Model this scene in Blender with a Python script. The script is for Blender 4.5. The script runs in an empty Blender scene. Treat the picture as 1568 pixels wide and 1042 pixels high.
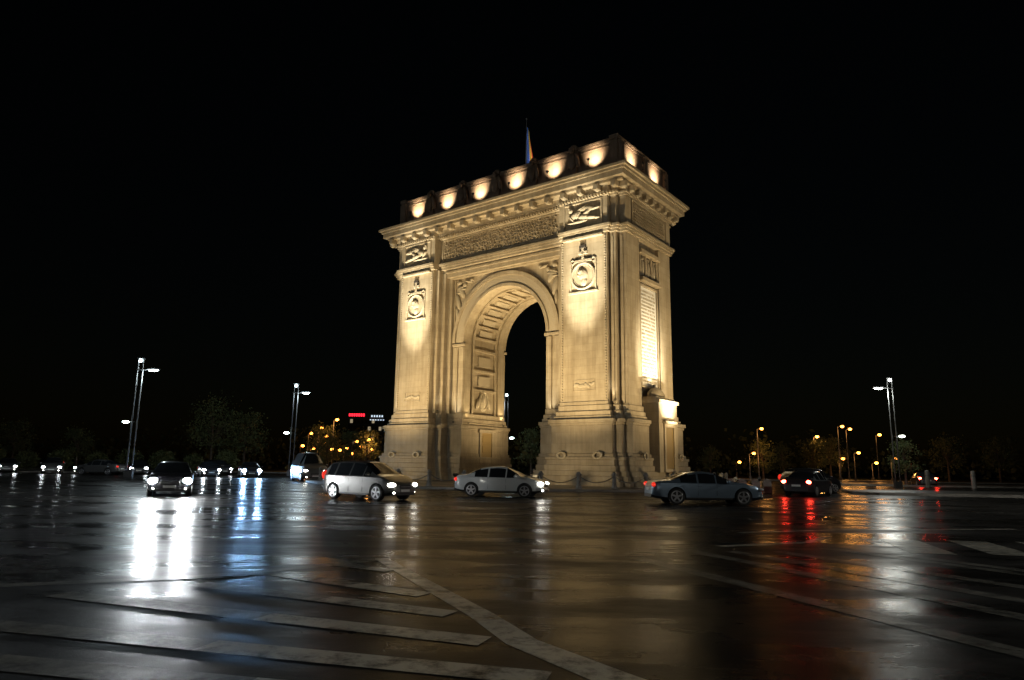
import bpy, bmesh, math, random
from mathutils import Vector, Matrix, Quaternion
random.seed(7)
S = bpy.context.scene
COL = S.collection
R = math.radians

# ------------------------------------------------------------------ materials
def mat(name, base=(.5,.5,.5), rough=.6, metal=0., emis=None, estr=0.):
    m = bpy.data.materials.new(name); m.use_nodes = True
    b = m.node_tree.nodes['Principled BSDF']
    b.inputs['Base Color'].default_value = (*base,1)
    b.inputs['Roughness'].default_value = rough
    b.inputs['Metallic'].default_value = metal
    if emis:
        b.inputs['Emission Color'].default_value = (*emis,1)
        b.inputs['Emission Strength'].default_value = estr
    return m
def N(m,t,**kw):
    n = m.node_tree.nodes.new(t)
    for k,v in kw.items(): setattr(n,k,v)
    return n
def L(m,a,b): m.node_tree.links.new(a,b)
def noise(m, vec, scale, detail=4, rough=.55):
    n = N(m,'ShaderNodeTexNoise'); n.inputs['Scale'].default_value=scale
    n.inputs['Detail'].default_value=detail; n.inputs['Roughness'].default_value=rough
    L(m,vec,n.inputs['Vector']); return n.outputs['Fac']
def ramp(m, fac, stops):
    r = N(m,'ShaderNodeValToRGB'); e=r.color_ramp.elements
    e[0].position=stops[0][0]; e[0].color=(*stops[0][1],1)
    e[1].position=stops[-1][0]; e[1].color=(*stops[-1][1],1)
    for p,c in stops[1:-1]:
        x=e.new(p); x.color=(*c,1)
    L(m,fac,r.inputs['Fac']); return r.outputs['Color']
def bsdf(m): return m.node_tree.nodes['Principled BSDF']

def stone_mat(name, c0, c1, bw=1.35, bh=.56, bump=.35):
    m = mat(name, c0, .75)
    tc = N(m,'ShaderNodeTexCoord'); sp=N(m,'ShaderNodeSeparateXYZ'); L(m,tc.outputs['Object'],sp.inputs[0])
    ad=N(m,'ShaderNodeMath',operation='ADD'); L(m,sp.outputs[0],ad.inputs[0]); L(m,sp.outputs[1],ad.inputs[1])
    cb=N(m,'ShaderNodeCombineXYZ'); L(m,ad.outputs[0],cb.inputs[0]); L(m,sp.outputs[2],cb.inputs[1])
    br=N(m,'ShaderNodeTexBrick'); L(m,cb.outputs[0],br.inputs['Vector'])
    br.inputs['Scale'].default_value=1; br.inputs['Brick Width'].default_value=bw; br.inputs['Row Height'].default_value=bh
    br.inputs['Mortar Size'].default_value=.009; br.inputs['Mortar Smooth'].default_value=.3
    br.inputs['Color1'].default_value=(*c0,1); br.inputs['Color2'].default_value=(*c1,1)
    br.inputs['Mortar'].default_value=(c0[0]*.68,c0[1]*.66,c0[2]*.62,1)
    n1=noise(m,tc.outputs['Object'],.7,6,.65)
    st=ramp(m,n1,[(.3,(.72,.69,.64)),(.7,(1.05,1.03,1.0))])
    mx=N(m,'ShaderNodeMix',data_type='RGBA',blend_type='MULTIPLY'); mx.inputs[0].default_value=1
    L(m,br.outputs['Color'],mx.inputs[6]); L(m,st,mx.inputs[7])
    mp=N(m,'ShaderNodeMapping'); mp.inputs['Scale'].default_value=(3,3,.25); L(m,tc.outputs['Object'],mp.inputs[0])
    n2=noise(m,mp.outputs[0],1.2,5,.6)
    s2=ramp(m,n2,[(.35,(.70,.66,.60)),(.6,(1,1,1))])
    mx2=N(m,'ShaderNodeMix',data_type='RGBA',blend_type='MULTIPLY'); mx2.inputs[0].default_value=.65
    L(m,mx.outputs[2],mx2.inputs[6]); L(m,s2,mx2.inputs[7])
    L(m,mx2.outputs[2],bsdf(m).inputs['Base Color'])
    n3=noise(m,tc.outputs['Object'],14,5,.7)
    sm=N(m,'ShaderNodeMath',operation='MULTIPLY_ADD'); L(m,br.outputs['Fac'],sm.inputs[0]); sm.inputs[1].default_value=-1.0; L(m,n3,sm.inputs[2])
    bp=N(m,'ShaderNodeBump'); bp.inputs['Strength'].default_value=bump; bp.inputs['Distance'].default_value=.025
    L(m,sm.outputs[0],bp.inputs['Height']); L(m,bp.outputs[0],bsdf(m).inputs['Normal'])
    return m
STONE = stone_mat('stone',(.46,.395,.285),(.41,.35,.25))
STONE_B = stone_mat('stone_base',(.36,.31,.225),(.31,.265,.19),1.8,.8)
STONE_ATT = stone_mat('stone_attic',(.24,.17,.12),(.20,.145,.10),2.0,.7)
CARVED = mat('carved_stone',(.40,.34,.24),.8)
_tc=N(CARVED,'ShaderNodeTexCoord'); _n=noise(CARVED,_tc.outputs['Object'],6,5,.7)
_b=N(CARVED,'ShaderNodeBump'); _b.inputs['Strength'].default_value=.8;_b.inputs['Distance'].default_value=.08
L(CARVED,_n,_b.inputs['Height']);L(CARVED,_b.outputs[0],bsdf(CARVED).inputs['Normal'])
MARBLE = mat('pale_marble',(.62,.59,.52),.6)
BRONZE = mat('bronze_door',(.26,.18,.07),.45,.2)
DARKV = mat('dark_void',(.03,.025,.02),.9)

ASPH = mat('wet_asphalt',(.03,.03,.03),.2)
def asphalt(m, colA, colB, rlo, rhi, worn=None, bump=.22, ior=1.33, sharp=(.40,.50), spec=.5):
    tc=N(m,'ShaderNodeTexCoord'); g=tc.outputs['Object']
    mp=N(m,'ShaderNodeMapping'); mp.inputs['Scale'].default_value=(.2,.5,1); mp.inputs['Rotation'].default_value=(0,0,.25); L(m,g,mp.inputs[0])
    n1=noise(m,mp.outputs[0],1.0,8,.66); n2=noise(m,g,60,3,.6); n4=noise(m,g,3.2,8,.75); n5=noise(m,g,.5,6,.65)
    c=ramp(m,n2,[(.3,colA),(.7,colB)])
    dk=ramp(m,n5,[(.35,(.6,.6,.6)),(.65,(1.15,1.15,1.15))])
    mm=N(m,'ShaderNodeMix',data_type='RGBA',blend_type='MULTIPLY'); mm.inputs[0].default_value=1; L(m,c,mm.inputs[6]); L(m,dk,mm.inputs[7]); c=mm.outputs[2]
    if worn:
        w=ramp(m,n4,[(sharp[0],(0,0,0)),(sharp[1],(1,1,1))])
        mx=N(m,'ShaderNodeMix',data_type='RGBA'); L(m,w,mx.inputs[0]); L(m,c,mx.inputs[6]); mx.inputs[7].default_value=(*worn,1)
        c=mx.outputs[2]
    L(m,c,bsdf(m).inputs['Base Color'])
    bsdf(m).inputs['IOR'].default_value=ior
    bsdf(m).inputs['Specular IOR Level'].default_value=spec
    mr=N(m,'ShaderNodeMapRange'); L(m,n1,mr.inputs[0]); mr.inputs[1].default_value=.38; mr.inputs[2].default_value=.62
    mr.inputs[3].default_value=rlo; mr.inputs[4].default_value=rhi
    L(m,mr.outputs[0],bsdf(m).inputs['Roughness'])
    n3=noise(m,g,4,8,.7)
    ad=N(m,'ShaderNodeMath',operation='MULTIPLY_ADD'); L(m,n2,ad.inputs[0]); ad.inputs[1].default_value=.28; L(m,n3,ad.inputs[2])
    bp=N(m,'ShaderNodeBump'); bp.inputs['Strength'].default_value=bump; bp.inputs['Distance'].default_value=.018
    L(m,ad.outputs[0],bp.inputs['Height']); L(m,bp.outputs[0],bsdf(m).inputs['Normal'])
RLO,RHI,SP=.15,.46,.045
asphalt(ASPH,(.008,.008,.008),(.024,.023,.021),RLO,RHI,None,.26,1.33,spec=SP)
PAINT = mat('worn_road_paint'); asphalt(PAINT,(.014,.014,.014),(.035,.035,.033),RLO+.04,RHI,(.40,.395,.345),.24,1.33,(.34,.54),SP)
PAINT2 = mat('old_road_paint'); asphalt(PAINT2,(.012,.012,.012),(.035,.035,.032),RLO+.03,RHI,(.17,.17,.15),.24,1.33,(.36,.60),SP)
PAVE = mat('pavement_stone'); asphalt(PAVE,(.07,.065,.058),(.13,.12,.105),.3,.6)
KERB = mat('kerb_stone'); asphalt(KERB,(.18,.17,.15),(.30,.28,.25),.4,.6)
GRASS = mat('grass_ground'); asphalt(GRASS,(.01,.018,.008),(.02,.035,.012),.7,.95)

METAL = mat('lamp_pole_metal',(.12,.12,.12),.5,.6)
LED = mat('led_lamp',(.9,.9,.9),.4,0,(.75,.95,1.0),26)
LEDW = mat('led_lamp_white',(.9,.9,.9),.4,0,(.95,1.0,.93),20)
SODIUM = mat('sodium_lamp',(.9,.6,.3),.4,0,(1.0,.30,.04),14)
HEADL = mat('headlamp_on',(.9,.9,.9),.2,0,(.93,.97,1.0),1100)
HEADD = mat('headlamp_dipped',(.9,.9,.9),.2,0,(1,.96,.85),34)
HEADF = mat('headlamp_far',(.9,.9,.9),.2,0,(.85,.93,1),44)
HEADB = mat('headlamp_blue',(.9,.9,.9),.2,0,(.32,.6,1.0),1100)
HEADO = mat('headlamp_off',(.6,.62,.65),.1,.3)
TAILH = mat('tail_lamp_on',(.5,.02,.02),.3,0,(1,.04,.02),85)
TAILD = mat('tail_lamp_dim',(.5,.02,.02),.25,0,(1,.04,.02),.8)
GLASS = mat('car_glass',(.012,.014,.016),.06)
RUBBER= mat('tyre_rubber',(.02,.02,.02),.8)
RIM = mat('alloy_rim',(.5,.5,.52),.3,.8)
BLACKP= mat('black_plastic',(.02,.02,.02),.5)
PLATE = mat('number_plate',(.7,.7,.68),.5)
FIXT = mat('flood_housing',(.05,.05,.05),.5,.5)

def paint(name,c,metal=.55,rough=.28):
    m=mat(name,c,rough,metal)
    bsdf(m).inputs['Coat Weight'].default_value=.6
    bsdf(m).inputs['Coat Roughness'].default_value=.08
    tc=N(m,'ShaderNodeTexCoord'); n=noise(m,tc.outputs['Object'],2.5,6,.7)
    mr=N(m,'ShaderNodeMapRange'); L(m,n,mr.inputs[0]); mr.inputs[3].default_value=rough-.08; mr.inputs[4].default_value=rough+.22
    L(m,mr.outputs[0],bsdf(m).inputs['Roughness'])
    return m
P_SILV=paint('silver_paint',(.15,.147,.14),.8,.3); P_WHITE=paint('white_paint',(.56,.57,.56),.1)
P_BLUE=paint('silver_blue_paint',(.24,.32,.41),.75,.3); P_DARK=paint('dark_paint',(.03,.03,.035)); P_GREY=paint('grey_paint',(.14,.14,.14))

# ------------------------------------------------------------------ mesh builder
class MB:
    def __init__(s): s.bm=bmesh.new(); s.mats=[]
    def mi(s,m):
        if m not in s.mats: s.mats.append(m)
        return s.mats.index(m)
    def verts_faces(s,vs,fs,m,smooth=False):
        i=s.mi(m); bv=[s.bm.verts.new(v) for v in vs]
        for f in fs:
            try:
                fc=s.bm.faces.new([bv[k] for k in f]); fc.material_index=i; fc.smooth=smooth
            except ValueError: pass
    def box(s,c,d,m,rot=None):
        x,y,z=d[0]/2,d[1]/2,d[2]/2
        vs=[Vector(p) for p in [(-x,-y,-z),(x,-y,-z),(x,y,-z),(-x,y,-z),(-x,-y,z),(x,-y,z),(x,y,z),(-x,y,z)]]
        if rot is not None: vs=[rot@v for v in vs]
        c=Vector(c); vs=[v+c for v in vs]
        s.verts_faces(vs,[(0,3,2,1),(4,5,6,7),(0,1,5,4),(1,2,6,5),(2,3,7,6),(3,0,4,7)],m)
    def prism(s,poly,z0,z1,m):
        n=len(poly)
        vs=[(p[0],p[1],z0) for p in poly]+[(p[0],p[1],z1) for p in poly]
        fs=[tuple(range(n-1,-1,-1)),tuple(range(n,2*n))]+[(i,(i+1)%n,n+(i+1)%n,n+i) for i in range(n)]
        s.verts_faces(vs,fs,m)
    def prismy(s,poly,y0,y1,m):
        n=len(poly)
        vs=[(p[0],y0,p[1]) for p in poly]+[(p[0],y1,p[1]) for p in poly]
        fs=[tuple(range(n)),tuple(range(2*n-1,n-1,-1))]+[((i+1)%n,i,n+i,n+(i+1)%n) for i in range(n)]
        s.verts_faces(vs,fs,m)
    def cyl(s,p0,p1,r0,r1,m,seg=12,smooth=True):
        p0=Vector(p0);p1=Vector(p1);d=(p1-p0)
        q=Vector((0,0,1)).rotation_difference(d.normalized())
        vs=[]
        for p,r in((p0,r0),(p1,r1)):
            for k in range(seg):
                a=2*math.pi*k/seg; vs.append(p+q@Vector((r*math.cos(a),r*math.sin(a),0)))
        s.verts_faces(vs,[(k,(k+1)%seg,seg+(k+1)%seg,seg+k) for k in range(seg)],m,smooth)
        s.verts_faces(vs[:seg],[tuple(range(seg-1,-1,-1))],m); s.verts_faces(vs[seg:],[tuple(range(seg))],m)
    def ell(s,c,r,m,rot=None,u=12,v=8):
        vs=[];c=Vector(c)
        for j in range(1,v):
            t=math.pi*j/v
            for k in range(u):
                a=2*math.pi*k/u; p=Vector((r[0]*math.sin(t)*math.cos(a),r[1]*math.sin(t)*math.sin(a),r[2]*math.cos(t)))
                if rot is not None:p=rot@p
                vs.append(p+c)
        tp=Vector((0,0,r[2]));bt=-tp
        if rot is not None: tp=rot@tp;bt=rot@bt
        vs+=[tp+c,bt+c]; T=len(vs)-2;B=T+1; fs=[]
        for j in range(v-2):
            for k in range(u): fs.append((j*u+k,(j+1)*u+k,(j+1)*u+(k+1)%u,j*u+(k+1)%u))
        for k in range(u): fs+= [(T,k,(k+1)%u),(B,(v-2)*u+(k+1)%u,(v-2)*u+k)]
        s.verts_faces(vs,fs,m,True)
    def torus(s,c,R0,r,m,axis='y',seg=32,rs=6,sx=1,sz=1):
        vs=[];c=Vector(c)
        for i in range(seg):
            a=2*math.pi*i/seg
            for j in range(rs):
                b=2*math.pi*j/rs; rr=R0+r*math.cos(b)
                if axis=='y': p=Vector((rr*math.cos(a)*sx,r*math.sin(b),rr*math.sin(a)*sz))
                elif axis=='x': p=Vector((r*math.sin(b),rr*math.cos(a)*sx,rr*math.sin(a)*sz))
                else: p=Vector((rr*math.cos(a),rr*math.sin(a),r*math.sin(b)))
                vs.append(p+c)
        fs=[(i*rs+j,((i+1)%seg)*rs+j,((i+1)%seg)*rs+(j+1)%rs,i*rs+(j+1)%rs) for i in range(seg) for j in range(rs)]
        s.verts_faces(vs,fs,m,True)
    def archband(s,r0,r1,y0,y1,zs,zb,m,seg=40,a0=0,a1=180):
        pin=[];pout=[]
        for k in range(seg+1):
            a=R(a0+(a1-a0)*k/seg); pin.append((r0*math.cos(a),zs+r0*math.sin(a))); pout.append((r1*math.cos(a),zs+r1*math.sin(a)))
        if zb is not None:
            pin=[(r0,zb)]+pin+[(-r0,zb)]; pout=[(r1,zb)]+pout+[(-r1,zb)]
        n=len(pin)
        vs=[(p[0],y0,p[1]) for p in pin]+[(p[0],y0,p[1]) for p in pout]+[(p[0],y1,p[1]) for p in pin]+[(p[0],y1,p[1]) for p in pout]
        fs=[]
        for k in range(n-1):
            fs+=[(k,n+k,n+k+1,k+1),(2*n+k,2*n+k+1,3*n+k+1,3*n+k),(k,k+1,2*n+k+1,2*n+k),(n+k,3*n+k,3*n+k+1,n+k+1)]
        fs+=[(0,2*n,3*n,n),(n-1,2*n-1,4*n-1,3*n-1)]
        s.verts_faces(vs,fs,m)
    def obj(s,name,parent=None,bevel=0,loc=None,rotz=0):
        bmesh.ops.recalc_face_normals(s.bm,faces=s.bm.faces[:])
        me=bpy.data.meshes.new(name); s.bm.to_mesh(me); s.bm.free()
        for m in s.mats: me.materials.append(m)
        o=bpy.data.objects.new(name,me); COL.objects.link(o)
        if parent: o.parent=parent
        if loc is not None: o.location=loc
        o.rotation_euler=(0,0,rotz)
        if bevel:
            b=o.modifiers.new('bevel','BEVEL'); b.width=bevel; b.segments=2; b.limit_method='ANGLE'; b.angle_limit=R(50)
        return o
def empty(name,loc=(0,0,0),rotz=0):
    e=bpy.data.objects.new(name,None); COL.objects.link(e); e.location=loc; e.rotation_euler=(0,0,rotz); e.empty_display_size=.5; return e
def lamp(name,kind,loc,energy,color,parent=None,target=None,angle=60,blend=.6,radius=.15):
    d=bpy.data.lights.new(name,kind); d.energy=energy; d.color=color; d.shadow_soft_size=radius
    if kind=='SPOT': d.spot_size=R(angle); d.spot_blend=blend
    o=bpy.data.objects.new(name,d); COL.objects.link(o); o.location=loc
    if target is not None:
        o.rotation_euler=(Vector(target)-Vector(loc)).to_track_quat('-Z','Y').to_euler()
    if parent: o.parent=parent
    return o

# ------------------------------------------------------------------ camera
CAMH=1.55
cd=bpy.data.cameras.new('camera'); cam=bpy.data.objects.new('camera',cd); COL.objects.link(cam)
cd.lens=24; cd.sensor_width=36; cd.clip_end=3000; cd.clip_start=.1
cam.matrix_world=Matrix.Translation((0,0,CAMH))@Matrix.Rotation(R(90+10.36),4,'X')@Matrix.Rotation(.015,4,'Z')
S.camera=cam

# ------------------------------------------------------------------ world / moonlight
w=bpy.data.worlds.new('World'); S.world=w; w.use_nodes=True
nt=w.node_tree; bg=nt.nodes['Background']; sky=nt.nodes.new('ShaderNodeTexSky'); sky.sky_type='NISHITA'; sky.sun_disc=False
sky.sun_elevation=R(4); sky.sun_rotation=R(200); nt.links.new(sky.outputs[0],bg.inputs[0]); bg.inputs[1].default_value=.0005
sd=bpy.data.lights.new('moonlight','SUN'); sd.energy=.004; sd.angle=R(.5); sd.color=(.8,.9,1)
so=bpy.data.objects.new('moonlight',sd); COL.objects.link(so); so.rotation_euler=(R(60),0,R(-20))
S.view_settings.view_transform='Standard'; S.view_settings.look='None'; S.view_settings.exposure=0

# ------------------------------------------------------------------ ground
def sheet(name,poly,z,m):
    b=MB(); b.verts_faces([(p[0],p[1],z) for p in poly],[tuple(range(len(poly)))],m); return b.obj(name)
sheet('ground',[(-1500,-300),(1500,-300),(1500,2500),(-1500,2500)],-.01,GRASS)
sheet('road',[(-400,-60),(400,-60),(400,92),(-400,92)],0,ASPH)
AC=Vector((1.08,60.3,0)); AR=R(-37.6); YS=.86
AM=Matrix.Translation(AC)@Matrix.Rotation(AR,4,'Z')@Matrix.Diagonal((1,YS,1,1))
def circle(r,n=96,c=(AC.x,AC.y)): return [(c[0]+r*math.cos(2*math.pi*k/n),c[1]+r*math.sin(2*math.pi*k/n)) for k in range(n)]
b=MB(); b.prism(circle(18.0),0,.13,KERB); b.prism(circle(17.65),.134,.15,PAVE); b.obj('traffic_island')
b=MB()
b.prism([(-400,92),(400,92),(400,92.3),(-400,92.3)],-.005,.15,KERB); b.prism([(-400,92.3),(400,92.3),(400,99),(-400,99)],-.005,.146,PAVE)
b.obj('far_pavement')
b=MB()
b.prism([(-160,63),(-46,74),(-46,74.3),(-160,63.3)],.0,.15,KERB); b.prism([(-160,63.3),(-46,74.3),(-46,80),(-160,76)],.0,.146,PAVE)
b.prism([(32,70),(160,62),(160,62.3),(32,70.3)],.0,.15,KERB); b.prism([(32,70.3),(160,62.3),(160,76),(32,78)],.0,.146,PAVE)
b.obj('side_pavement')
b=MB()
b.prism([(22.5,46.0),(23.4,44.2),(60,39.0),(60,51),(24,50.5)],0,.16,KERB); b.prism([(22.9,46.2),(23.7,44.7),(60,39.5),(60,50.6),(24.2,50.1)],.162,.175,PAVE)
b.obj('pale_reflection_slab')  # pale kerbed slab added for the strip of light reflected by wet road

def strip(b,pts,w0,w1,m,z):
    n=len(pts); Ls=[];Rs=[]
    for i,p in enumerate(pts):
        a=Vector(pts[max(0,i-1)]);c=Vector(pts[min(n-1,i+1)]); d=(c-a).normalized(); nn=Vector((-d.y,d.x)); w=(w0+(w1-w0)*i/(n-1))/2
        Ls.append(Vector(p)+nn*w); Rs.append(Vector(p)-nn*w)
    vs=[(v.x,v.y,z) for v in Ls]+[(v.x,v.y,z) for v in Rs]
    b.verts_faces(vs,[(i,n+i,n+i+1,i+1) for i in range(n-1)],m)
b=MB()
strip(b,[(-2.1,11.7),(-1.1,9.4),(-.28,7.55),(.13,6.45),(.75,5.5),(1.5,4.4),(2.6,2.8)],.22,.42,PAINT,.004)
strip(b,[(-2.15,11.55),(-3.26,10.4),(-4.25,9.6),(-6.2,8.8),(-12,6.6)],.24,.28,PAINT2,.004)
for k,(p,q,ww) in enumerate([((-2.6,10.95),(-1.72,10.4),.26),((-3.2,9.95),(-1.0,8.6),.32),((-3.95,9.1),(-.6,7.55),.32),((-5.2,8.3),(-.2,6.45),.33),((-6.0,7.1),(.3,5.4),.34),((-5.2,5.9),(.95,4.5),.36)]):
    mid=((p[0]+q[0]*1.2)/2.2,(p[1]+q[1]*1.2)/2.2)
    strip(b,[p,mid],ww,ww,PAINT2,.007); strip(b,[mid,q],ww,ww,PAINT,.007)
b.obj('hatched_road_marking')
b=MB()
for k,(p,q) in enumerate([((2.2,12.3),(4.6,6.0)),((3.4,13.5),(5.7,7.6)),((4.2,13.4),(6.5,8.4)),((5.1,13.5),(7.4,9.2)),((6.3,14.2),(8.6,9.8)),((7.3,13.2),(9.2,9.6)),((6.2,7.4),(8.4,5.2))]):
    strip(b,[p,q],.3,.34,PAINT2,.004)
b.obj('faded_road_marking')
b=MB()
for k in range(6):
    x0=8.1+k*1.5
    strip(b,[(x0,13.5-k*.1),(x0+.75,16.1-k*.1)],.8,.8,PAINT,.004)
strip(b,[(5.6,17.2),(8.5,18.4),(14,19.5)],.2,.2,PAINT,.004)
strip(b,[(4.2,14.2),(6.4,15.2),(7.4,16.4)],.22,.22,PAINT,.004)
b.obj('zebra_crossing')
b=MB()
for k in range(14):
    strip(b,[(-42+k*6,26+abs(k-7)*.35),(-39.3+k*6,26+abs(k-7)*.35)],.12,.12,PAINT2,.004)
b.obj('lane_line')

# ------------------------------------------------------------------ triumphal arch
arch=empty('triumphal_arch',AC,AR); arch.scale=(1,YS,1)
def mirror4(q):
    a=[(x,-y) for x,y in q]; bq=[(x,y) for x,y in reversed(q)]
    c=[(-x,y) for x,y in q]; d=[(-x,-y) for x,y in reversed(q)]
    return a+bq+c+d
PI,PO,N1,PX=7.05,11.2,11.75,9.12
def pier(o,side=1,jamb=False):
    q=[(PI-o,5.45+o),(PO+o,5.45+o),(PO+o,5.0+o),(N1+o,5.0+o),(N1+o,4.5+o),(12.4+o,4.5+o),(12.4+o,2.0),(12.1+o,2.0)]
    if jamb: pre=[(4.5-o*.5,3.35+o),(6.4-o,3.35+o),(6.4-o,4.35+o),(PI-o,4.35+o)]
    else: pre=[(5.9,3.35),(5.9,3.8),(6.3,3.8),(6.3,4.35),(6.7,4.35),(6.7,4.9),(PI,4.9)]
    h=pre+q
    p=[(x,-y) for x,y in h]+[(x,y) for x,y in reversed(h)]
    return [(side*x,y) for x,y in p]
ZS=12.4
b=MB()
for sd_ in (1,-1):
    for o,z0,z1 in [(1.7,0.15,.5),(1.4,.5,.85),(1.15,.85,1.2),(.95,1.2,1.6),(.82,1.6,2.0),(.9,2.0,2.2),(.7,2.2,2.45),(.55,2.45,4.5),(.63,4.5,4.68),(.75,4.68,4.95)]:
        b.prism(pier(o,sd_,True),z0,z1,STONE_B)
    for o,z0,z1 in [(.42,4.95,5.2),(.3,5.2,5.55),(.14,5.55,6.0)]:
        b.prism(pier(o,sd_,True),z0,z1,STONE)
    for cx in (sd_*7.6,sd_*10.7):
        b.torus((cx,-6.35,2.3),.28,.1,CARVED,'y',16,6,1.2,.8)
for s_ in (1,-1):
    b.torus((13.3,s_*3.6,2.3),.28,.1,CARVED,'x',16,6,1.2,.8)
b.obj('pedestals',arch,.03)

b=MB()
for sd_ in (1,-1): b.prism(pier(0,sd_),6.0,19.2,STONE)
pts=[(-6.0,6.0),(-4.7,6.0)]+[(4.7*math.cos(R(180-180*k/40)),ZS+4.7*math.sin(R(180-180*k/40))) for k in range(41)]+[(4.7,6.0),(6.0,6.0),(6.0,19.2),(-6.0,19.2)]
b.prismy(pts,-3.35,3.35,STONE)
for s_ in (1,-1):
    y0,y1=sorted((s_*2.35,s_*3.35))
    b.archband(4.5,4.68,y0,y1,ZS,6.0,STONE)
b.obj('shaft_walls',arch,.02)

b=MB()
for s_ in (-1,1):
    def yy(a,c): return tuple(sorted((s_*a,s_*c)))
    b.archband(4.5,4.78,*yy(3.352,3.62),ZS,None,STONE)
    b.archband(4.78,5.5,*yy(3.352,3.5),ZS,None,CARVED)
    b.archband(5.5,5.85,*yy(3.352,3.68),ZS,None,STONE)
    for x in (-1,1):
        b.box((x*5.1,s_*3.47,12.15),(1.5,.3,.22),STONE)
        b.box((x*4.78,s_*3.44,9.0),(.5,.2,5.9),STONE)
        b.box((x*5.5,s_*3.42,9.0),(.5,.15,5.9),STONE)
        b.box((x*5.75,s_*3.42,16.2),(.14,.16,4.2),STONE)
    b.box((0,s_*3.6,18.55),(11.9,.5,.3),STONE)
b.obj('archivolt',arch,.015)

b=MB()
for s_ in (1,-1):
    y0,y1=sorted((s_*1.75,s_*2.0)); b.archband(4.5,4.69,y0,y1,ZS,6.0,STONE)
for k in range(0,13):
    a=7.5+k*13.75
    b.archband(4.48,4.69,-1.75,1.75,ZS,None,STONE,4,a-1.6,a+1.6)
for k in range(12):
    a=7.5+(k+.5)*13.75
    b.archband(4.56,4.69,-1.0,1.0,ZS,None,CARVED,4,a-3.3,a+3.3)
for x in (1,-1):
    for z in (10.0,8.2,11.9): b.box((x*4.60,0,z),(.2,3.5,.22),STONE)
    for z in (10.9,): b.box((x*4.64,0,z),(.14,1.9,.9),CARVED)
    b.box((x*4.62,0,9.1),(.14,1.9,.9),CARVED)
    b.torus((x*4.6,0,7.3),.75,.16,CARVED,'x',24,6,.8,1.1)
    b.ell((x*4.6,0,7.3),(.25,.45,.7),CARVED)
    for yy_ in (-.9,.9): b.ell((x*4.6,yy_,7.0),(.2,.3,.6),CARVED,Matrix.Rotation(yy_*.6,3,'X'))
    b.box((x*4.20,-1.0,3.0),(.3,.28,3.3),STONE_B); b.box((x*4.20,1.0,3.0),(.3,.28,3.3),STONE_B)
    b.box((x*4.17,0,4.5),(.42,2.7,.3),STONE_B); b.box((x*4.19,0,2.8),(.1,1.72,3.1),BRONZE)
    for z in (1.9,2.9,3.8): b.box((x*4.13,0,z),(.06,1.2,.6),BRONZE)
b.obj('vault_coffers',arch,.01)

def full(o,c=4.5):
    return mirror4([(PI-.15,c+o),(PI-.15,5.5+o),(PO+.1+o,5.5+o),(PO+.1+o,5.05+o),(N1+.1+o,5.05+o),(N1+.1+o,4.6+o),(12.45+o,4.6+o)])
b=MB()
b.box((0,0,18.85),(13.9,8.4,.7),STONE); b.box((0,0,18.98),(13.92,8.7,.2),STONE)
for o,z0,z1 in [(.1,19.2,19.42),(.2,19.42,19.6),(.32,19.6,19.8),(0,19.8,22.1),(.1,22.1,22.28),(.2,22.28,22.45)]:
    b.prism(full(o,4.5 if z0<22 else 4.8),z0,z1,STONE)
b.prism(full(.1,5.0),22.45,22.9,STONE)
b.obj('entablature',arch,.015)
b=MB()
for hx,hy,z0,z1 in [(12.8,6.1,22.9,23.1),(13.15,6.5,23.12,23.55),(13.3,6.65,23.55,23.75),(13.5,6.85,23.75,23.98)]:
    b.prism([(-hx,-hy),(hx,-hy),(hx,hy),(-hx,hy)],z0,z1,STONE)
for s_ in (-1,1):
    n=17
    for k in range(n):
        x=-12.2+24.4*k/(n-1); b.box((x,s_*5.95,22.68),(.42,.75,.42),STONE); b.ell((x,s_*6.05,22.5),(.2,.3,.16),CARVED)
    for k in range(9):
        y=-5.4+10.8*k/8; b.box((s_*12.65,y,22.68),(.6,.42,.42),STONE); b.ell((s_*12.7,y,22.5),(.3,.2,.16),CARVED)
    for k in range(90):
        x=-12+24*k/89; b.box((x,s_*(5.75 if abs(x)>6.9 else 5.1),22.2),(.13,.3,.16),STONE)
b.obj('cornice',arch,.02)

b=MB()
def rect(b,hx,hy,z0,z1,m): b.prism([(-hx,-hy),(hx,-hy),(hx,hy),(-hx,hy)],z0,z1,m)
AX,AY=12.0,4.8
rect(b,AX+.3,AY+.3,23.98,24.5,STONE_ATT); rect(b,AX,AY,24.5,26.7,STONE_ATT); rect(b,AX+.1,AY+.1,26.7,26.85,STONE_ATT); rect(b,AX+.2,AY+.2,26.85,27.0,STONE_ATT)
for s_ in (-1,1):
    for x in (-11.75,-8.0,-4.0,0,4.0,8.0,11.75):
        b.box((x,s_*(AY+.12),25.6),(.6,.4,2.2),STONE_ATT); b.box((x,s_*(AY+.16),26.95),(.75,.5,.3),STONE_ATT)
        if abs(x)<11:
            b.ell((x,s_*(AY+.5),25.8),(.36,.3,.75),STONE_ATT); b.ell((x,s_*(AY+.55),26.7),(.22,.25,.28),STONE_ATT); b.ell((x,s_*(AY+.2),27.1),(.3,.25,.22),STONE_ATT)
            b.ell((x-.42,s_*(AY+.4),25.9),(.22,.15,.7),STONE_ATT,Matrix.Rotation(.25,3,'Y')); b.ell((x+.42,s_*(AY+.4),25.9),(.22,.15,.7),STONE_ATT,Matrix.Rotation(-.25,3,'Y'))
    for y in (-AY+.15,0,AY-.15):
        b.box((s_*(AX+.12),y,25.6),(.4,.6,2.2),STONE_ATT)
    for x in (-9.9,-6.0,-2.0,2.0,6.0,9.9):
        b.box((x,s_*(AY+.03),26.45),(2.6,.12,.1),STONE_ATT)
b.obj('attic',arch,.02)

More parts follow.
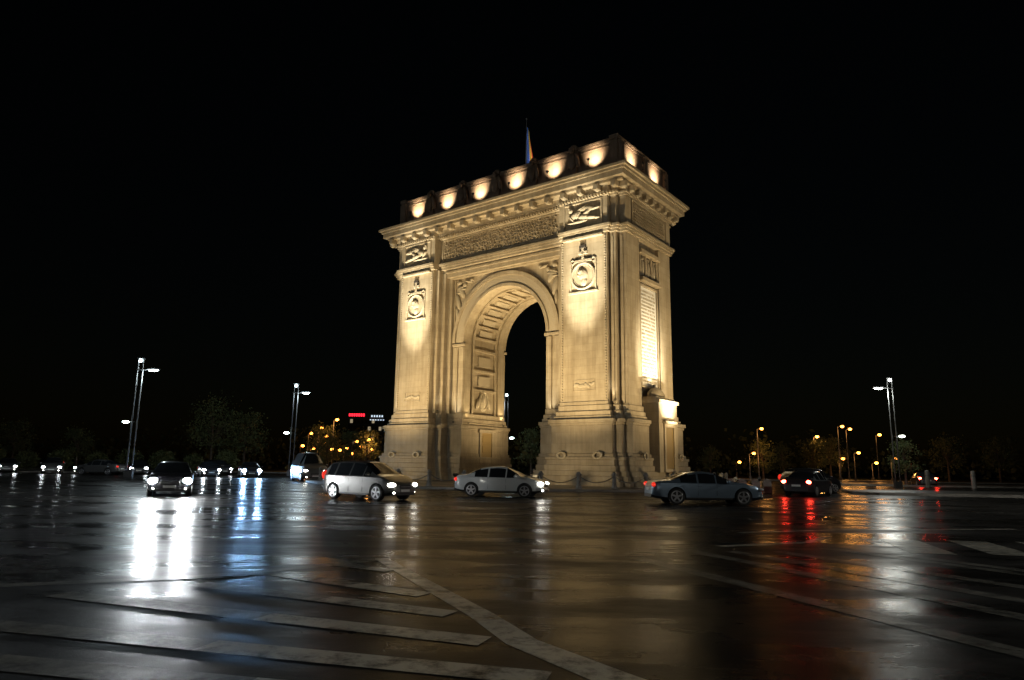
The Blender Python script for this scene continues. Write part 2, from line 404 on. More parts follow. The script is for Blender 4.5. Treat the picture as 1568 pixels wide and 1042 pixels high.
b=MB(); rnd=random.Random(3)
def letters_front(b,x0,x1,z0,z1,rows,y,lw,m,dpt=.07):
    h=(z1-z0)/rows
    for r in range(rows):
        x=x0; z=z1-(r+.5)*h
        while x<x1-lw:
            w=lw*rnd.uniform(.5,1.0); hh=h*.62
            if rnd.random()<.5:
                b.box((x+w*.2,y,z),(w*.28,dpt,hh),m); b.box((x+w*.6,y,z+rnd.choice((-.36,0,.36))*hh),(w*.6,dpt,hh*.25),m)
            else:
                b.box((x+w*.5,y,z),(w*.32,dpt,hh),m); b.box((x+w*.5,y,z+hh*rnd.choice((.38,-.38))),(w,dpt,hh*.24),m)
            x+=w+lw*(.28 if rnd.random()<.84 else .95)
def letters_side(b,y0,y1,z0,z1,rows,x,lw,m,dpt=.05):
    h=(z1-z0)/rows
    for r in range(rows):
        y=y0+rnd.uniform(0,.2); z=z1-(r+.5)*h
        while y<y1-lw:
            w=lw*rnd.uniform(.5,1); b.box((x,y+w/2,z),(dpt,w*.5,h*.6),m)
            if rnd.random()<.6: b.box((x,y+w/2,z+h*.2),(dpt*.9,w,h*.15),m)
            y+=w+lw*(.28 if rnd.random()<.84 else .9)
letters_front(b,-6.4,6.4,20.15,21.95,6,-4.56,.27,STONE,.14)
letters_side(b,-3.2,3.2,20.1,21.9,7,12.50,.22,STONE,.12)
b.obj('inscription_letters',arch)
b=MB()
def frame_f(b,x0,x1,z0,z1,y,t,m,d=.1):
    b.box(((x0+x1)/2,y,z1),(x1-x0+t,d,t),m); b.box(((x0+x1)/2,y,z0),(x1-x0+t,d,t),m)
    b.box((x0,y,(z0+z1)/2),(t,d*.96,z1-z0-t),m); b.box((x1,y,(z0+z1)/2),(t,d*.96,z1-z0-t),m)
def frame_s(b,y0,y1,z0,z1,x,t,m,d=.1):
    b.box((x,(y0+y1)/2,z1),(d,y1-y0+t,t),m); b.box((x,(y0+y1)/2,z0),(d,y1-y0+t,t),m)
    b.box((x,y0,(z0+z1)/2),(d*.96,t,z1-z0-t),m); b.box((x,y1,(z0+z1)/2),(d*.96,t,z1-z0-t),m)
frame_f(b,-6.6,6.6,20.0,22.0,-4.54,.12,STONE,.16); frame_s(b,-3.5,3.5,19.95,22.0,12.49,.12,STONE,.16)
for x in (-1,1):
    xa,xb=sorted((x*(PX-1.7),x*(PX+1.7))); frame_f(b,xa,xb,20.0,21.95,-5.54,.11,STONE,.16)
    c=x*PX
    b.torus((c,-5.5,16.0),1.02,.11,CARVED,'y',36,8); b.torus((c,-5.48,16.0),.85,.05,CARVED,'y',36,6)
    b.ell((c,-5.47,16.1),(.42,.2,.5),CARVED); b.ell((c+.05,-5.46,15.55),(.3,.18,.4),CARVED); b.ell((c-.2,-5.5,16.35),(.3,.2,.25),CARVED); b.ell((c-.42,-5.47,16.05),(.12,.15,.1),CARVED)
    b.cyl((c,-5.44,16),(c,-5.49,16),.98,.98,STONE,32)
    for sx in (-1,1): b.box((c+sx*1.12,-5.48,16.0),(.12,.14,2.5),CARVED); b.torus((c+sx*.95,-5.5,17.2),.16,.06,CARVED,'y',12,5)
    b.box((c,-5.5,14.7),(2.6,.2,.14),CARVED); b.box((c,-5.5,17.2),(1.5,.2,.2),CARVED)
    b.box((c,-5.52,17.75),(.22,.16,1.0),CARVED); b.box((c,-5.52,17.85),(.75,.16,.22),CARVED); b.box((c,-5.52,18.35),(.55,.24,.2),DARKV)
    b.box((c,-5.62,19.05),(3.6,.35,.16),STONE)
    frame_f(b,c-.95,c+.95,7.1,7.9,-5.46,.06,STONE,.06)
    for k in range(9): b.ell((c-.75+k*.19,-5.47,7.5+rnd.uniform(-.12,.12)),(.2,.06,.12),CARVED,Matrix.Rotation(rnd.uniform(-1,1),3,'Y'))
    for ex in (PI+.15,PO-.15):
        for k in range(62): b.ell((x*ex,-5.46,6.2+k*.208),(.085,.09,.08),CARVED,None,6,4)
    b.box((c,-5.5,6.15),(4.2,.1,.22),STONE)
    b.box((x*(PO+.27),-5.04,12.5),(.18,.14,12.8),STONE); b.box((x*(N1+.3),-4.54,12.5),(.2,.14,12.8),STONE)
b.obj('panel_mouldings',arch,.01)

b=MB()
def fig(b,cx,y,cz,sc,flip,m):
    RY=lambda a: Matrix.Rotation(a*flip,3,'Y')
    E=lambda dx,dz,rx,rz,a=0,ry=.12: b.ell((cx+dx*sc*flip,y,cz+dz*sc),(rx*sc,ry*sc*1.8,rz*sc),m,RY(a),12,8)
    E(-.55,.1,.55,.26,-.35); E(-.95,.5,.2,.22); E(-1.05,.62,.1,.08); E(.1,-.15,.5,.2,.1); E(.75,-.3,.5,.13,.12); E(1.2,-.42,.22,.08)
    E(.35,.12,.35,.14,-.5); E(-.9,-.1,.35,.09,.9); E(-.35,.0,.3,.08,-.9)
    for k in range(5): E(-.05+k*.24,.5-k*.05,.55,.085,-.35+.06*k,.09)
    E(-.4,-.45,.9,.1,0,.08)
fig(b,PX,-5.58,20.9,1.1,1,CARVED); fig(b,-PX,-5.58,20.9,1.1,-1,CARVED)
for s_ in (1,-1):
    for k,(dx,dz,rx,rz,a) in enumerate([(5.0,17.15,.3,.7,.5),(4.6,17.75,.2,.24,0),(5.35,16.2,.25,.85,.25),(5.45,15.2,.16,.6,.05),(5.1,17.5,.5,.16,.3),(5.0,17.3,.55,.13,.15),(5.2,17.05,.45,.12,0),(4.2,18.0,.5,.1,-.2),(3.8,18.1,.2,.14,0),(5.3,18.0,.3,.2,.2)]):
        b.ell((s_*dx,-3.42,dz),(rx,.2,rz),CARVED,Matrix.Rotation(a*s_,3,'Y'))
b.obj('relief_figures',arch)

b=MB()
for s_ in (1,-1):
    b.box((s_*12.15,0,11.6),(.12,3.3,7.8),MARBLE)
    frame_s(b,-1.72,1.72,7.6,15.6,s_*12.24,.16,STONE,.2)
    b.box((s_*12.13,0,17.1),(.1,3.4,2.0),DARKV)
    for y in (-1.7,-.57,.57,1.7): b.cyl((s_*12.3,y,16.15),(s_*12.3,y,18.1),.14,.12,STONE,10)
    for y in (-1.13,0,1.13): b.ell((s_*12.28,y,17.0),(.14,.22,.7),CARVED); b.ell((s_*12.28,y,17.8),(.12,.13,.16),CARVED)
    b.box((s_*12.36,0,18.25),(.5,3.9,.3),STONE); b.box((s_*12.4,0,16.0),(.6,3.9,.26),STONE)
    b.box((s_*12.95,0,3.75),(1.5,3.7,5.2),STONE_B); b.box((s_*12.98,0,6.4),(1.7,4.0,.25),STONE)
    b.prism([(s_*12.2,-1.9),(s_*13.5,-1.9),(s_*13.5,1.9),(s_*12.2,1.9)],6.53,6.75,STONE)
    b.ell((s_*12.75,0,6.8),(.5,1.5,.75),STONE_B)
    frame_s(b,-.95,.95,1.3,4.6,s_*13.74,.24,STONE,.2); b.box((s_*13.71,0,2.9),(.06,1.7,3.1),BRONZE)
    b.box((s_*13.8,0,4.85),(.4,2.5,.2),STONE)
rnd=random.Random(5)
letters_side(b,-1.5,1.5,7.9,15.3,26,12.22,.16,STONE,.05)
b.obj('side_facade',arch,.01)

fp=empty('flagpole',(AC.x,AC.y,0))
b=MB(); b.cyl((0,0,26.9),(0,0,34),.07,.04,METAL,8); b.ell((0,0,34.05),(.1,.1,.1),METAL); b.box((0,0,27.1),(.6,.6,.2),STONE_ATT); b.obj('pole',fp)
cols=[mat('flag_blue',(.06,.16,.6),.7),mat('flag_yellow',(.8,.6,.08),.7),mat('flag_red',(.6,.05,.04),.7)]
b=MB()
for c in range(3):
    vs=[];fs=[];nu,nv=4,14
    for i in range(nu+1):
        for j in range(nv+1):
            u=(c*nu+i)/(3*nu); v=j/nv
            x=.05+u*(.3+.75*v); y=.22*math.sin(u*11+v*2)*v; z=33.2-v*4.2-u*u*1.6*(1-v*.3)
            vs.append((x,y,z))
    for i in range(nu):
        for j in range(nv): a=i*(nv+1)+j; fs.append((a,a+1,a+nv+2,a+nv+1))
    b.verts_faces(vs,fs,cols[c],True)
b.obj('flag',fp)

# ------------------------------------------------------------------ floodlights
WARM=(1.0,.75,.40); WARMW=(1.0,.90,.68)
def flood(lx,ly,lz,tx,ty,tz,energy,angle,blend=.7,color=WARM,size=.35,stand=True,radius=.12):
    p=AM@Vector((lx,ly,lz)); t=AM@Vector((tx,ty,tz)); d=(t-p).normalized()
    e=empty('floodlight',p)
    q=d.to_track_quat('-Z','Y').to_matrix()
    b=MB()
    b.box((0,0,0),(size,size*.75,size*.35),FIXT,q)
    for k in (-1,0,1): b.box(q@Vector((k*size*.3,0,size*.25)),(size*.05,size*.6,size*.2),FIXT,q)
    if stand:
        b.cyl((0,0,-min(lz-.16,.6)),(0,0,0),.03,.03,FIXT,8); b.box((0,0,-min(lz-.16,.6)+.02),(size*.8,size*.5,.04),FIXT)
    b.obj('housing',e)
    lamp('flood_lamp','SPOT',d*(size*.35),energy,color,e,d*(size*.35)+d*5,angle,blend,radius)
for x in (-1,1):
    flood(x*9.3,-14.5,.8,x*9.3,-5.4,15.0,10500,88,1.0)
    flood(x*9.0,-14.2,.8,x*9.0,-6.0,5.5,1150,125,1.0)  # wide low fill lamp added to brighten the pedestal
    flood(x*PX,-12.5,.8,x*PX,-5.4,17.0,68000,20,1.0,WARMW)
    flood(x*3.5,-14.5,.8,x*2.5,-4.0,17.5,7600,84,1.0)
flood(24,-3,.8,12.4,-1.5,13.5,8500,85,1.0)
flood(24,4,.8,12.4,2.0,13.5,7500,85,1.0)
flood(20.5,-1,.8,13.0,-.5,4.5,750,130,1.0)  # low fill lamp added for the side pedestal
flood(18.6,0,.8,12.2,0,9.3,34000,32,1.0,WARMW)
flood(12.6,-0.0,7.75,12.2,0,10.0,110,120,1.0,WARMW,.25,False,.08)
for x in (-9.9,-6.0,-2.0,2.0,6.0,9.9):
    flood(x,-AY-1.2,25.25,x,-AY,25.8,1000,96,1.0,(1,.80,.54),.22,True,.1)
for y in (-2.4,2.4):
    flood(AX+1.05,y,25.25,AX,y,25.8,1000,96,1.0,(1,.80,.54),.22,True,.1)
for x in (-1,1):
    flood(x*(PO+.3),-5.35,6.2,x*(PO+.3),-5.12,9,170,50,1.0,WARMW,.16,False,.05)
    flood(x*6.5,-4.75,6.2,x*6.5,-4.42,9,110,50,1.0,WARMW,.16,False,.05)
    flood(x*5.1,-4.05,5.2,x*5.1,-3.55,8,380,52,1.0,WARMW,.16,False,.05)
    flood(x*4.15,-2.9,5.15,x*4.55,-2.8,8,220,52,1.0,WARM,.16,False,.05)
    flood(x*4.15,2.9,5.15,x*4.55,2.8,8,400,52,1.0,WARM,.16,False,.05)
    flood(x*2.2,0,.5,-x*3.2,0,13,4000,120,1.0,WARM,.3)
flood(1.5,-1.5,27.4,.3,0,31.5,650,50,1.0,(1,.95,.85),.2,False,.05)  # lamp added on the roof to brighten the flag

# ------------------------------------------------------------------ bollards and chain round the island
n=44
for k in range(n):
    a=2*math.pi*k/n+.05; p=(AC.x+16.9*math.cos(a),AC.y+16.9*math.sin(a))
    a2=2*math.pi*(k+1)/n+.05
    d=Vector((16.9*(math.cos(a2)-math.cos(a)),16.9*(math.sin(a2)-math.sin(a)),0))
    b=MB(); b.cyl((0,0,0),(0,0,.12),.22,.2,KERB,10); b.cyl((0,0,.12),(0,0,.8),.15,.12,KERB,10); b.cyl((0,0,.8),(0,0,.9),.18,.18,KERB,10); b.ell((0,0,.93),(.13,.13,.12),KERB,None,10,6)
    prev=None
    for j in range(13):
        u=j/12; q=d*u+Vector((0,0,.78-.42*(1-(2*u-1)**2)))
        if prev is not None: b.cyl(prev,q,.028,.028,METAL,5)
        prev=q
    b.obj('chain_bollard',None,0,(p[0],p[1],.15))

# ------------------------------------------------------------------ cars
def lerp(pts,x):
    if x<=pts[0][0]: return pts[0][1]
    for (a,va),(c,vc) in zip(pts,pts[1:]):
        if x<=c:
            t=(x-a)/(c-a); return va+(vc-va)*t
    return pts[-1][1]
SPECS={
 'sedan':dict(h=2.25,hw=.88,belt=.93,ax=(-1.33,1.35),wr=.32,ws=(.42,1.22),rg=(-1.62,-.92),win=[(-1.18,-.52),(-.44,.38),(.44,.86)],
   top=[(-2.25,.55),(-2.22,.86),(-2.1,1.0),(-1.9,1.045),(-1.62,1.07),(-1.25,1.24),(-.92,1.37),(-.5,1.45),(-.1,1.475),(.2,1.46),(.42,1.42),(.8,1.23),(1.22,1.0),(1.6,.94),(1.95,.84),(2.15,.72),(2.22,.6),(2.25,.48)]),
 'coupe':dict(h=2.4,hw=.9,belt=.90,ax=(-1.38,1.47),wr=.335,ws=(.3,1.1),rg=(-1.62,-.85),win=[(-1.2,-.5),(-.42,.3),(.36,.78)],
   top=[(-2.4,.55),(-2.37,.82),(-2.25,.95),(-2.0,1.0),(-1.62,1.03),(-1.2,1.19),(-.85,1.31),(-.45,1.38),(-.1,1.39),(.3,1.34),(.7,1.16),(1.1,.97),(1.6,.92),(2.05,.82),(2.28,.7),(2.37,.58),(2.4,.46)]),
 'mpv':dict(h=2.12,hw=.88,belt=1.0,ax=(-1.28,1.30),wr=.335,ws=(.38,1.2),rg=(-2.06,-1.78),win=[(-1.72,-1.3),(-1.2,-.38),(-.3,.45),(.51,.88)],
   top=[(-2.12,.6),(-2.1,1.0),(-2.06,1.1),(-1.95,1.38),(-1.78,1.54),(-1.4,1.60),(-.8,1.63),(-.2,1.63),(.2,1.60),(.38,1.56),(.8,1.33),(1.2,1.08),(1.55,1.0),(1.85,.88),(2.03,.74),(2.1,.6),(2.12,.48)]),
 'van':dict(h=2.5,hw=.98,belt=1.25,ax=(-1.5,1.6),wr=.36,ws=(1.2,1.85),rg=(9,9),win=[(.5,1.2)],
   top=[(-2.5,1.0),(-2.49,2.1),(-2.4,2.25),(-1,2.3),(.8,2.3),(1.2,2.2),(1.5,1.8),(1.85,1.4),(2.2,1.25),(2.45,1.0),(2.5,.6)])}
def cyl_obj(name,c,r,y0,y1):
    b=MB(); b.cyl((c[0],y0,c[1]),(c[0],y1,c[1]),r,r,BLACKP,28); return b.obj(name)
def make_body(kind,pm):
    sp=SPECS[kind]; h=sp['h'];hw=sp['hw']
    xs=set(round(-h+2*h*k/46,3) for k in range(47))
    for p in sp['top']: xs.add(p[0])
    for a,c in sp['win']+[sp['ws'],sp['rg']]:
        if a<5: xs.add(a); xs.add(c)
    xs=sorted(xs); xs=[x for i,x in enumerate(xs) if i==0 or x-xs[i-1]>.012]
    b=MB(); rings=[]
    for x in xs:
        t=lerp(sp['top'],x); u=abs(x)/h
        w=hw*(1-.05*u**3-.20*u**14)
        if x>0: w*= (1-.06*u**4)
        zb=.2+.1*u**8
        belt=min(sp['belt']+.03*(-x/h),t-.05)
        belt=max(belt,zb+.12)
        ch=max(0,t-belt-.05)
        mid=min(.62,belt-.06)
        wr=.955*w-.44*ch-.02
        e=min(.09,.3*(t-belt))
        ring=[(0,zb),(.86*w,zb),(.975*w,zb+.1),(w,mid),(.99*w,belt-.035),(.955*w,belt),(wr,t-e),(wr*.86,t-e*.25),(wr*.45,t),(0,t+.004)]
        full_=[(x,y,z) for y,z in ring]+[(x,-y,z) for y,z in ring[-2:0:-1]]
        rings.append(full_)
    m_=len(rings[0]); allv=[v for r in rings for v in r]
    ip=b.mi(pm);ig=b.mi(GLASS);ib=b.mi(BLACKP)
    bv=[b.bm.verts.new(v) for v in allv]
    def isin(x,rs): return any(a<=x<=c for a,c in rs)
    for i in range(len(rings)-1):
        xm=(xs[i]+xs[i+1])/2
        for j in range(m_):
            f=b.bm.faces.new([bv[i*m_+j],bv[(i+1)*m_+j],bv[(i+1)*m_+(j+1)%m_],bv[i*m_+(j+1)%m_]])
            f.smooth=True; jj=j if j<9 else m_-1-j
            k=ip
            if jj==5 and isin(xm,sp['win']): k=ig
            if jj>=6 and (isin(xm,[sp['ws']]) or isin(xm,[sp['rg']])): k=ig
            if jj in(0,1): k=ib
            f.material_index=k
    b.bm.faces.new([bv[k] for k in range(m_)]).material_index=ip
    b.bm.faces.new([bv[(len(rings)-1)*m_+k] for k in range(m_-1,-1,-1)]).material_index=ip
    o=b.obj('body')
    cut=[]
    for ax in sp['ax']:
        for s_ in(1,-1):
            c=cyl_obj('cutter',(ax,sp['wr']+.01),sp['wr']+.055,s_*(hw-.27),s_*(hw+.2)); cut.append(c)
            md=o.modifiers.new('b','BOOLEAN'); md.operation='DIFFERENCE'; md.object=c; md.solver='EXACT'
    bpy.context.view_layer.update()
    me=bpy.data.meshes.new_from_object(o.evaluated_get(bpy.context.evaluated_depsgraph_get()))
    o.modifiers.clear(); o.data=me
    for c in cut: bpy.data.objects.remove(c)
    try: me.set_sharp_from_angle(angle=R(38))
    except Exception: pass
    return o
def car(name,kind,pm,loc,heading,head=HEADO,tail=TAILD,rim=RIM):
    sp=SPECS[kind]; h=sp['h'];hw=sp['hw'];belt=sp['belt']
    e=empty(name,(loc[0],loc[1],.0),R(heading))
    o=make_body(kind,pm); o.parent=e
    b=MB()
    for ax in sp['ax']:
        for s_ in(1,-1):
            y1=s_*(hw-.02); y0=s_*(hw-.22); wr=sp['wr']
            b.cyl((ax,y0,wr),(ax,y1,wr),wr,wr,RUBBER,28); b.torus((ax,y1-.02*s_,wr),wr-.045,.045,RUBBER,'y',28,6)
            b.cyl((ax,y1,wr),(ax,y1+.004*s_,wr),wr*.7,wr*.7,BLACKP,24)
            b.torus((ax,y1+.004*s_,wr),wr*.69,.022,rim,'y',28,6)
            for k in range(5):
                a=2*math.pi*k/5+.3; rot=Matrix.Rotation(-a,3,'Y')
                b.box(Vector((ax,y1+.012*s_,wr))+rot@Vector((wr*.36,0,0)),(wr*.66,.02,.07),rim,rot)
            b.cyl((ax,y1,wr),(ax,y1+.03*s_,wr),.06,.05,rim,12)
    b.obj('wheels',e)
    b=MB()
    hr=(.17,.19,.085)
    if head in (HEADL,HEADB): hr=(.17,.19,.13)
    for s_ in(1,-1):
        b.ell((h-.16,s_*(hw*.74),.66 if kind!='van' else .85),hr,head,Matrix.Rotation(-s_*.35,3,'Z'),14,8)
        b.ell((h-.07,s_*(hw*.66),.36),(.06,.08,.05),HEADO if head is HEADO else HEADD)
        b.ell((-h+.09,s_*(hw*.76),.82 if kind!='mpv' else 1.0),(.1,.17,.1 if kind!='mpv' else .2),tail,Matrix.Rotation(s_*.3,3,'Z'),14,8)
        mx=sp['ws'][1]-.3
        b.ell((mx,s_*(hw+.1),belt+.07),(.08,.11,.075),pm); b.box((mx,s_*(hw-.02),belt+.02),(.05,.14,.03),BLACKP)
        for a,c in sp['win'][:3]:
            b.box((c-.65 if c-a>.6 else a+.15,s_*(hw*.99),belt-.13),(.17,.03,.03),pm)
        for a,c in sp['win']:
            if c-a>.5: b.box((c+.04,s_*(hw*.992),.62),(.012,.012,belt-.42),BLACKP)
        b.box((0,s_*(hw*.985),.27),(sp['ax'][1]-sp['ax'][0]-.85,.02,.07),BLACKP)
    b.box((h-.005,0,.58),(.05,.72,.14),BLACKP); b.box((h+.01,0,.585),(.03,.6,.02),RIM); b.box((h+.0,0,.3),(.06,1.15,.12),BLACKP)
    b.box((h+.02,0,.43),(.02,.5,.1),PLATE); b.box((-h-.005,0,.62),(.02,.5,.11),PLATE); b.box((-h+.01,0,.36),(.06,1.3,.14),BLACKP)
    b.obj('trim_and_lamps',e,.006)
    return e
def beams(e,kind,energy,color=(.95,.97,1)):
    sp=SPECS[kind]
    for s_ in(1,-1):
        lamp('headlight_beam','SPOT',(sp['h']+.06,s_*sp['hw']*.74,.66),energy,color,e,(sp['h']+8,s_*.7,.2),75,.8,.1)

c=car('minivan','mpv',P_SILV,(-6.1,30.2),-34,HEADD); beams(c,'mpv',150,(1,.95,.85))
c=car('white_sedan','sedan',P_WHITE,(-.4,34.8),-14,HEADD); beams(c,'sedan',150,(1,.95,.85))
c=car('silver_sedan','coupe',P_BLUE,(8.4,30.4),2,HEADO,TAILD)
c=car('oncoming_car','sedan',P_DARK,(-15.3,31.6),-66,HEADL); beams(c,'sedan',1200,(.93,.97,1))
c=car('dark_sedan','sedan',P_DARK,(17.9,41.8),50,HEADO,TAILH)
c=car('dark_hatchback','mpv',P_DARK,(20.3,47.0),25,HEADO,TAILD)
c=car('distant_car','sedan',P_DARK,(-24.7,66),-64,HEADB); beams(c,'sedan',700,(.32,.6,1))
c=car('distant_car','sedan',P_DARK,(-29.0,67),-60,HEADF); beams(c,'sedan',100,(.8,.9,1))
car('distant_car','sedan',P_DARK,(-35,72),-50,HEADF)
car('distant_car','mpv',P_DARK,(-32.0,76),-45,HEADF)
car('distant_car','sedan',P_GREY,(-40,68),175,HEADF)
car('distant_car','sedan',P_DARK,(-38.5,72),-60,HEADF)
car('distant_car','mpv',P_GREY,(-46,70),-60,HEADF)
car('distant_car','sedan',P_GREY,(-52,72),-55,HEADF)
c=car('delivery_van','van',P_GREY,(-16.7,57.5),-60,HEADD)
car('distant_car','sedan',P_DARK,(42.5,71.5),70,HEADO,TAILH)

# ------------------------------------------------------------------ street lamps
def led_lamp(x,y,h,side,light=2500,m=LED,col=(.8,.95,1.0),low=True):
    e=empty('street_lamp',(x,y,0)); b=MB()
    for s_ in(-.22,.22): b.cyl((s_,0,0),(s_,0,h),.07,.05,METAL,8)
    b.box((0,0,h),(.62,.12,.1),METAL); b.box((0,0,h-1.0),(.62,.1,.08),METAL); b.box((0,0,.3),(.7,.3,.6),METAL)
    b.cyl((0,0,h-1.0),(side*1.0,0,h-.95),.04,.04,METAL,6)
    b.box((side*1.15,0,h-.93),(.95,.4,.12),METAL)
    b.obj('pole',e)
    b=MB(); b.ell((side*1.15,-.02,h-1.02),(.42,.2,.09),m); b.ell((0,-.1,h-.2),(.14,.12,.16),m)
    if low: b.ell((-side*.75,0,h*.46),(.3,.16,.11),m)
    b.obj('luminaire',e)
    if low:
        b=MB(); b.cyl((0,0,h*.46),(-side*.8,0,h*.46+.1),.035,.035,METAL,6); b.obj('arm',e)
    lamp('lamp_light','POINT',(side*1.15,-.1,h-1.5),light,col,e,radius=.4)
led_lamp(-32.3,59,10.2,1,1000)
led_lamp(-24.3,77,10.2,1,700)
led_lamp(36.8,66,10.4,-1,1100,LEDW,(.95,1,.92))
led_lamp(-.6,92,11.0,-1,400)
led_lamp(-29,30,10.2,1,3000,LED,(.85,.95,1),False)  # unseen lamp added left of the view to light the cars
led_lamp(30,26,10.2,-1,2900,LEDW,(1,.96,.86),False)  # unseen lamp added on the right, also lighting the cars
led_lamp(-9,-9,10.2,1,1000,LEDW,(1,.96,.86),False)  # unseen lamp added behind the camera to light the foreground
led_lamp(13,-7,10.2,-1,1000,LEDW,(1,.96,.86),False)  # second unseen lamp added behind the camera for foreground light
def sodium(x,y,h,light=500,r=.3):
    e=empty('sodium_street_lamp',(x,y,0)); b=MB()
    b.cyl((0,0,0),(0,0,h),.09,.05,METAL,8); b.cyl((0,0,h),(.5,-.2,h+.15),.04,.03,METAL,6); b.box((0,0,.25),(.3,.3,.5),METAL)
    b.obj('pole',e); b=MB(); b.ell((.55,-.25,h+.08),(r,r*.8,r*.7),SODIUM); b.obj('luminaire',e)
    if light: lamp('lamp_light','POINT',(.55,-.6,h-.6),light*.4,(1,.42,.10),e,radius=.45)
for bx,bz,Z,en in [(.3585,.0560,95,500),(.3455,.0205,95,300),(.4760,.0610,96,500),(.488,.0575,110,600),(.497,.0235,96,300),(.440,.0460,120,3600),(.531,.050,125,300),(.522,.0095,100,200),(.4745,.015,105,400),(.326,.008,130,0),(.550,.016,96,300),
                   (-.2575,.060,105,900),(-.279,.0475,112,800),(-.293,.040,118,300),(-.275,.027,112,900),(-.2405,.020,120,500),(-.2265,.029,110,1200),(-.210,.032,105,2200),(-.262,.018,135,0),(-.250,.0165,140,0),(-.204,.018,140,0),(-.289,.018,110,300),(-.304,.022,130,0),(-.232,.012,150,0),(-.219,.022,145,0),(-.270,.036,150,0)]:
    sodium(bx*Z,Z,1.55+bz*Z,en,.25*Z/100)

# ------------------------------------------------------------------ vegetation
LEAF=mat('tree_foliage',(.06,.08,.03),.7)
_tc=N(LEAF,'ShaderNodeTexCoord'); _n=noise(LEAF,_tc.outputs['Object'],1.3,4); L(LEAF,ramp(LEAF,_n,[(.35,(.03,.05,.015)),(.65,(.11,.12,.04))]),bsdf(LEAF).inputs['Base Color'])
BARK=mat('bark',(.07,.05,.035),.9)
def tree_mesh(seed,h,cr,nc=34,nl=60,ls=.28):
    r=random.Random(seed); b=MB(); th=h*.32
    b.cyl((0,0,-.1),(0.05,0,th),.22,.15,BARK,8); b.cyl((.05,0,th),(-.1,.1,h*.75),.15,.05,BARK,7)
    for k in range(nc):
        a=r.uniform(0,6.28); rr=cr*math.sqrt(r.random())*.85; z=th+(h-th)*r.uniform(.05,.95)
        rr*=math.sin(math.pi*min(1,max(.12,(z-th)/(h-th)*.85+.12)))**.6
        c=Vector((rr*math.cos(a),rr*math.sin(a),z))
        if k%2==0: b.cyl((0,0,th+(z-th)*.3),c,.06,.015,BARK,5)
        s=cr*r.uniform(.16,.3)
        for j in range(nl):
            p=c+Vector((r.gauss(0,s),r.gauss(0,s),r.gauss(0,s*.7)))
            q=Quaternion((r.gauss(0,1),r.gauss(0,1),r.gauss(0,1),r.gauss(0,1))).normalized(); l=ls*r.uniform(.6,1.3)
            vs=[p+q@Vector(v) for v in((-l/2,0,0),(0,-l*.28,0),(l/2,0,0.04),(0,l*.28,0))]
            b.verts_faces(vs,[(0,1,2,3)],LEAF)
    o=b.obj('tree'); me=o.data; bpy.data.objects.remove(o); return me
TM=[tree_mesh(1,8,3.0),tree_mesh(2,6.5,2.4),tree_mesh(4,9.5,3.2,40)]
def tree(x,y,k,s=1,name='tree'):
    o=bpy.data.objects.new(name,TM[k]); COL.objects.link(o); o.location=(x,y,0); o.scale=(s,s,s); o.rotation_euler=(0,0,random.uniform(0,6))
for x,y,k,s in [(-38,88,2,1.0),(-35,91,0,1.0),(-29,106,0,.9),(-23,100,1,.9),(-21.5,104,0,.8),(-27,102,1,.8),(-55,88,1,.8),(-66,92,0,.8),
                (48,104,0,.8),(52,119,1,1.0),(44,112,1,.8),(41.0,72,1,.7),(62,98,0,.8),(35,96,1,.8),(72,102,2,.7),(30,104,1,.7),(3,98,1,1.0)]:
    tree(x,y,k,s)
def bush_mesh(seed):
    r=random.Random(seed); b=MB(); b.cyl((0,0,0),(0,0,.8),.08,.05,BARK,6)
    for j in range(1500):
        d=Vector((r.gauss(0,1),r.gauss(0,1),r.gauss(0,1))).normalized()*r.uniform(.7,1.05)*(1+.12*math.sin(seed+j%7))
        p=Vector((d.x*1.25,d.y*1.2,1.25+d.z*1.1)); q=Quaternion((r.gauss(0,1),r.gauss(0,1),r.gauss(0,1),r.gauss(0,1))).normalized(); l=.2*r.uniform(.6,1.3)
        b.verts_faces([p+q@Vector(v) for v in((-l/2,0,0),(0,-l*.3,0),(l/2,0,0),(0,l*.3,0))],[(0,1,2,3)],LEAF)
    o=b.obj('bush'); me=o.data; bpy.data.objects.remove(o); return me
BM_=[bush_mesh(1),bush_mesh(2)]
for k in range(10):
    o=bpy.data.objects.new('bush',BM_[k%2]); COL.objects.link(o); o.location=(-66+k*3.6,78+k*.5+random.uniform(-.5,.5),0.1); s=random.uniform(.9,1.2); o.scale=(s,s,s); o.rotation_euler=(0,0,k)
b=MB(); r=random.Random(9)
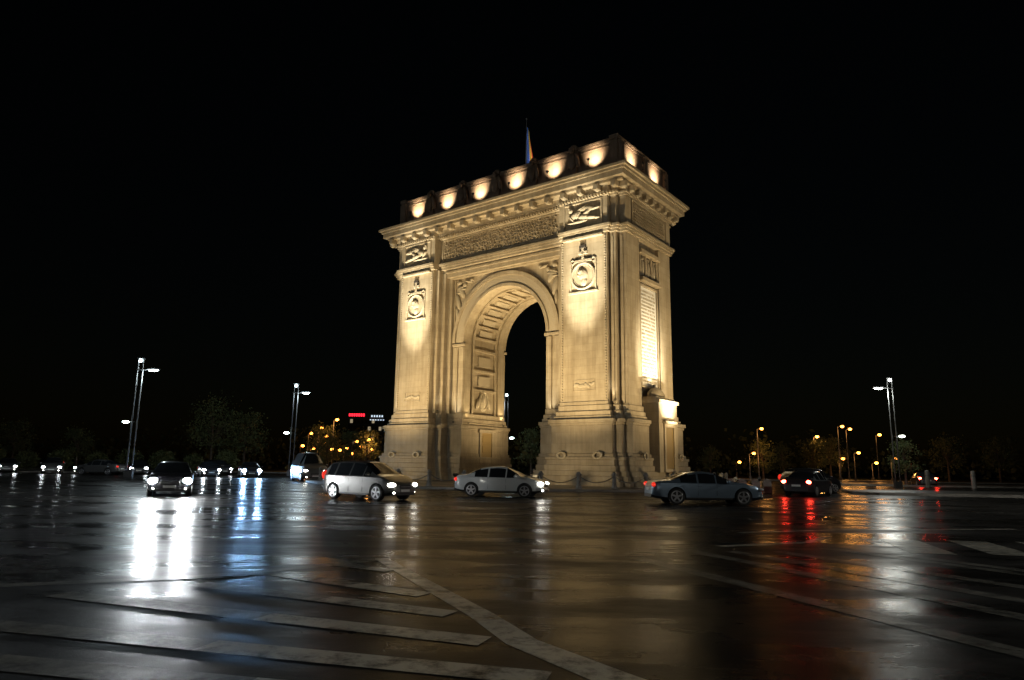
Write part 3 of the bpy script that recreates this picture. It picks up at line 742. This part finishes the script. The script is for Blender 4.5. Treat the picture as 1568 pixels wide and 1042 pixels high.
for k in range(260):
    x=r.uniform(-260,260); y=r.uniform(135,170); hh=r.uniform(4,9)
    for j in range(34):
        p=Vector((x+r.gauss(0,2.4),y+r.gauss(0,1.5),max(.3,hh*r.random()**.8+r.gauss(0,.5)))); q=Quaternion((r.gauss(0,1),r.gauss(0,1),r.gauss(0,1),r.gauss(0,1))).normalized(); l=r.uniform(.7,1.6)
        b.verts_faces([p+q@Vector(v) for v in((-l/2,0,0),(0,-l*.35,0),(l/2,0,0),(0,l*.35,0))],[(0,1,2,3)],LEAF)
b.obj('distant_trees')

# ------------------------------------------------------------------ distant building with neon sign
ob=empty('office_building',(-62,300,0)); CONC=mat('dark_concrete',(.05,.05,.05),.8); WIN=mat('lit_window',(.1,.1,.1),.3,0,(1,.8,.5),.3)
NEON=mat('neon_red',(.5,.0,.0),.4,0,(1,.02,.04),2.5); NEONW=mat('neon_white',(.5,.5,.5),.4,0,(.7,.85,1),1.0)
b=MB(); b.box((0,0,9.5),(15,12,19),CONC); b.box((4,0,20),(6,8,2),CONC)
for f in range(6):
    b.box((0,-6.05,2+f*3.1),(14.6,.15,.3),METAL)
    for k in range(9): b.box((-6.2+k*1.55,-6.02,3.5+f*3.1),(1.1,.06,1.6),WIN if random.random()<.12 else GLASS)
b.obj('tower',ob)
b=MB()
for k in range(7): b.box((-7+k*1.0,-6.3,21.6),(.7,.2,1.2),NEON)
b.box((-4,-6.25,20.6),(7,.1,.15),METAL)
for k in range(5): b.box((2.5+k*1.1,-6.3,21.2),(.6,.2,.8),NEONW)
for k in range(6): b.box((2+k*1.1,-6.3,19.6),(.6,.2,.4),NEONW)
for p in ((-7,21),(7,21)): b.cyl((p[0],-6,18),(p[0],-6,p[1]+1),.1,.1,METAL,6)
b.obj('rooftop_sign',ob)

for x,y in [(14.8,44.5),(15.7,44.6),(16.5,44.8),(14.0,44.4)]:
    b=MB(); b.prism([(-.28,-.2),(.28,-.2),(.28,.2),(-.28,.2)],0,.75,KERB); b.prism([(-.18,-.12),(.18,-.12),(.18,.12),(-.18,.12)],.75,.9,KERB); b.obj('concrete_block',None,.03,(x,y,0))
for x,y in [(44,66),(50,66),(40,66.6)]:
    b=MB(); b.cyl((0,0,0),(0,0,1.5),.22,.2,KERB,12); b.ell((0,0,1.5),(.2,.2,.15),KERB); b.cyl((0,0,1.1),(0,0,1.2),.23,.23,METAL,12); b.obj('stone_post',None,0,(x,y,0))
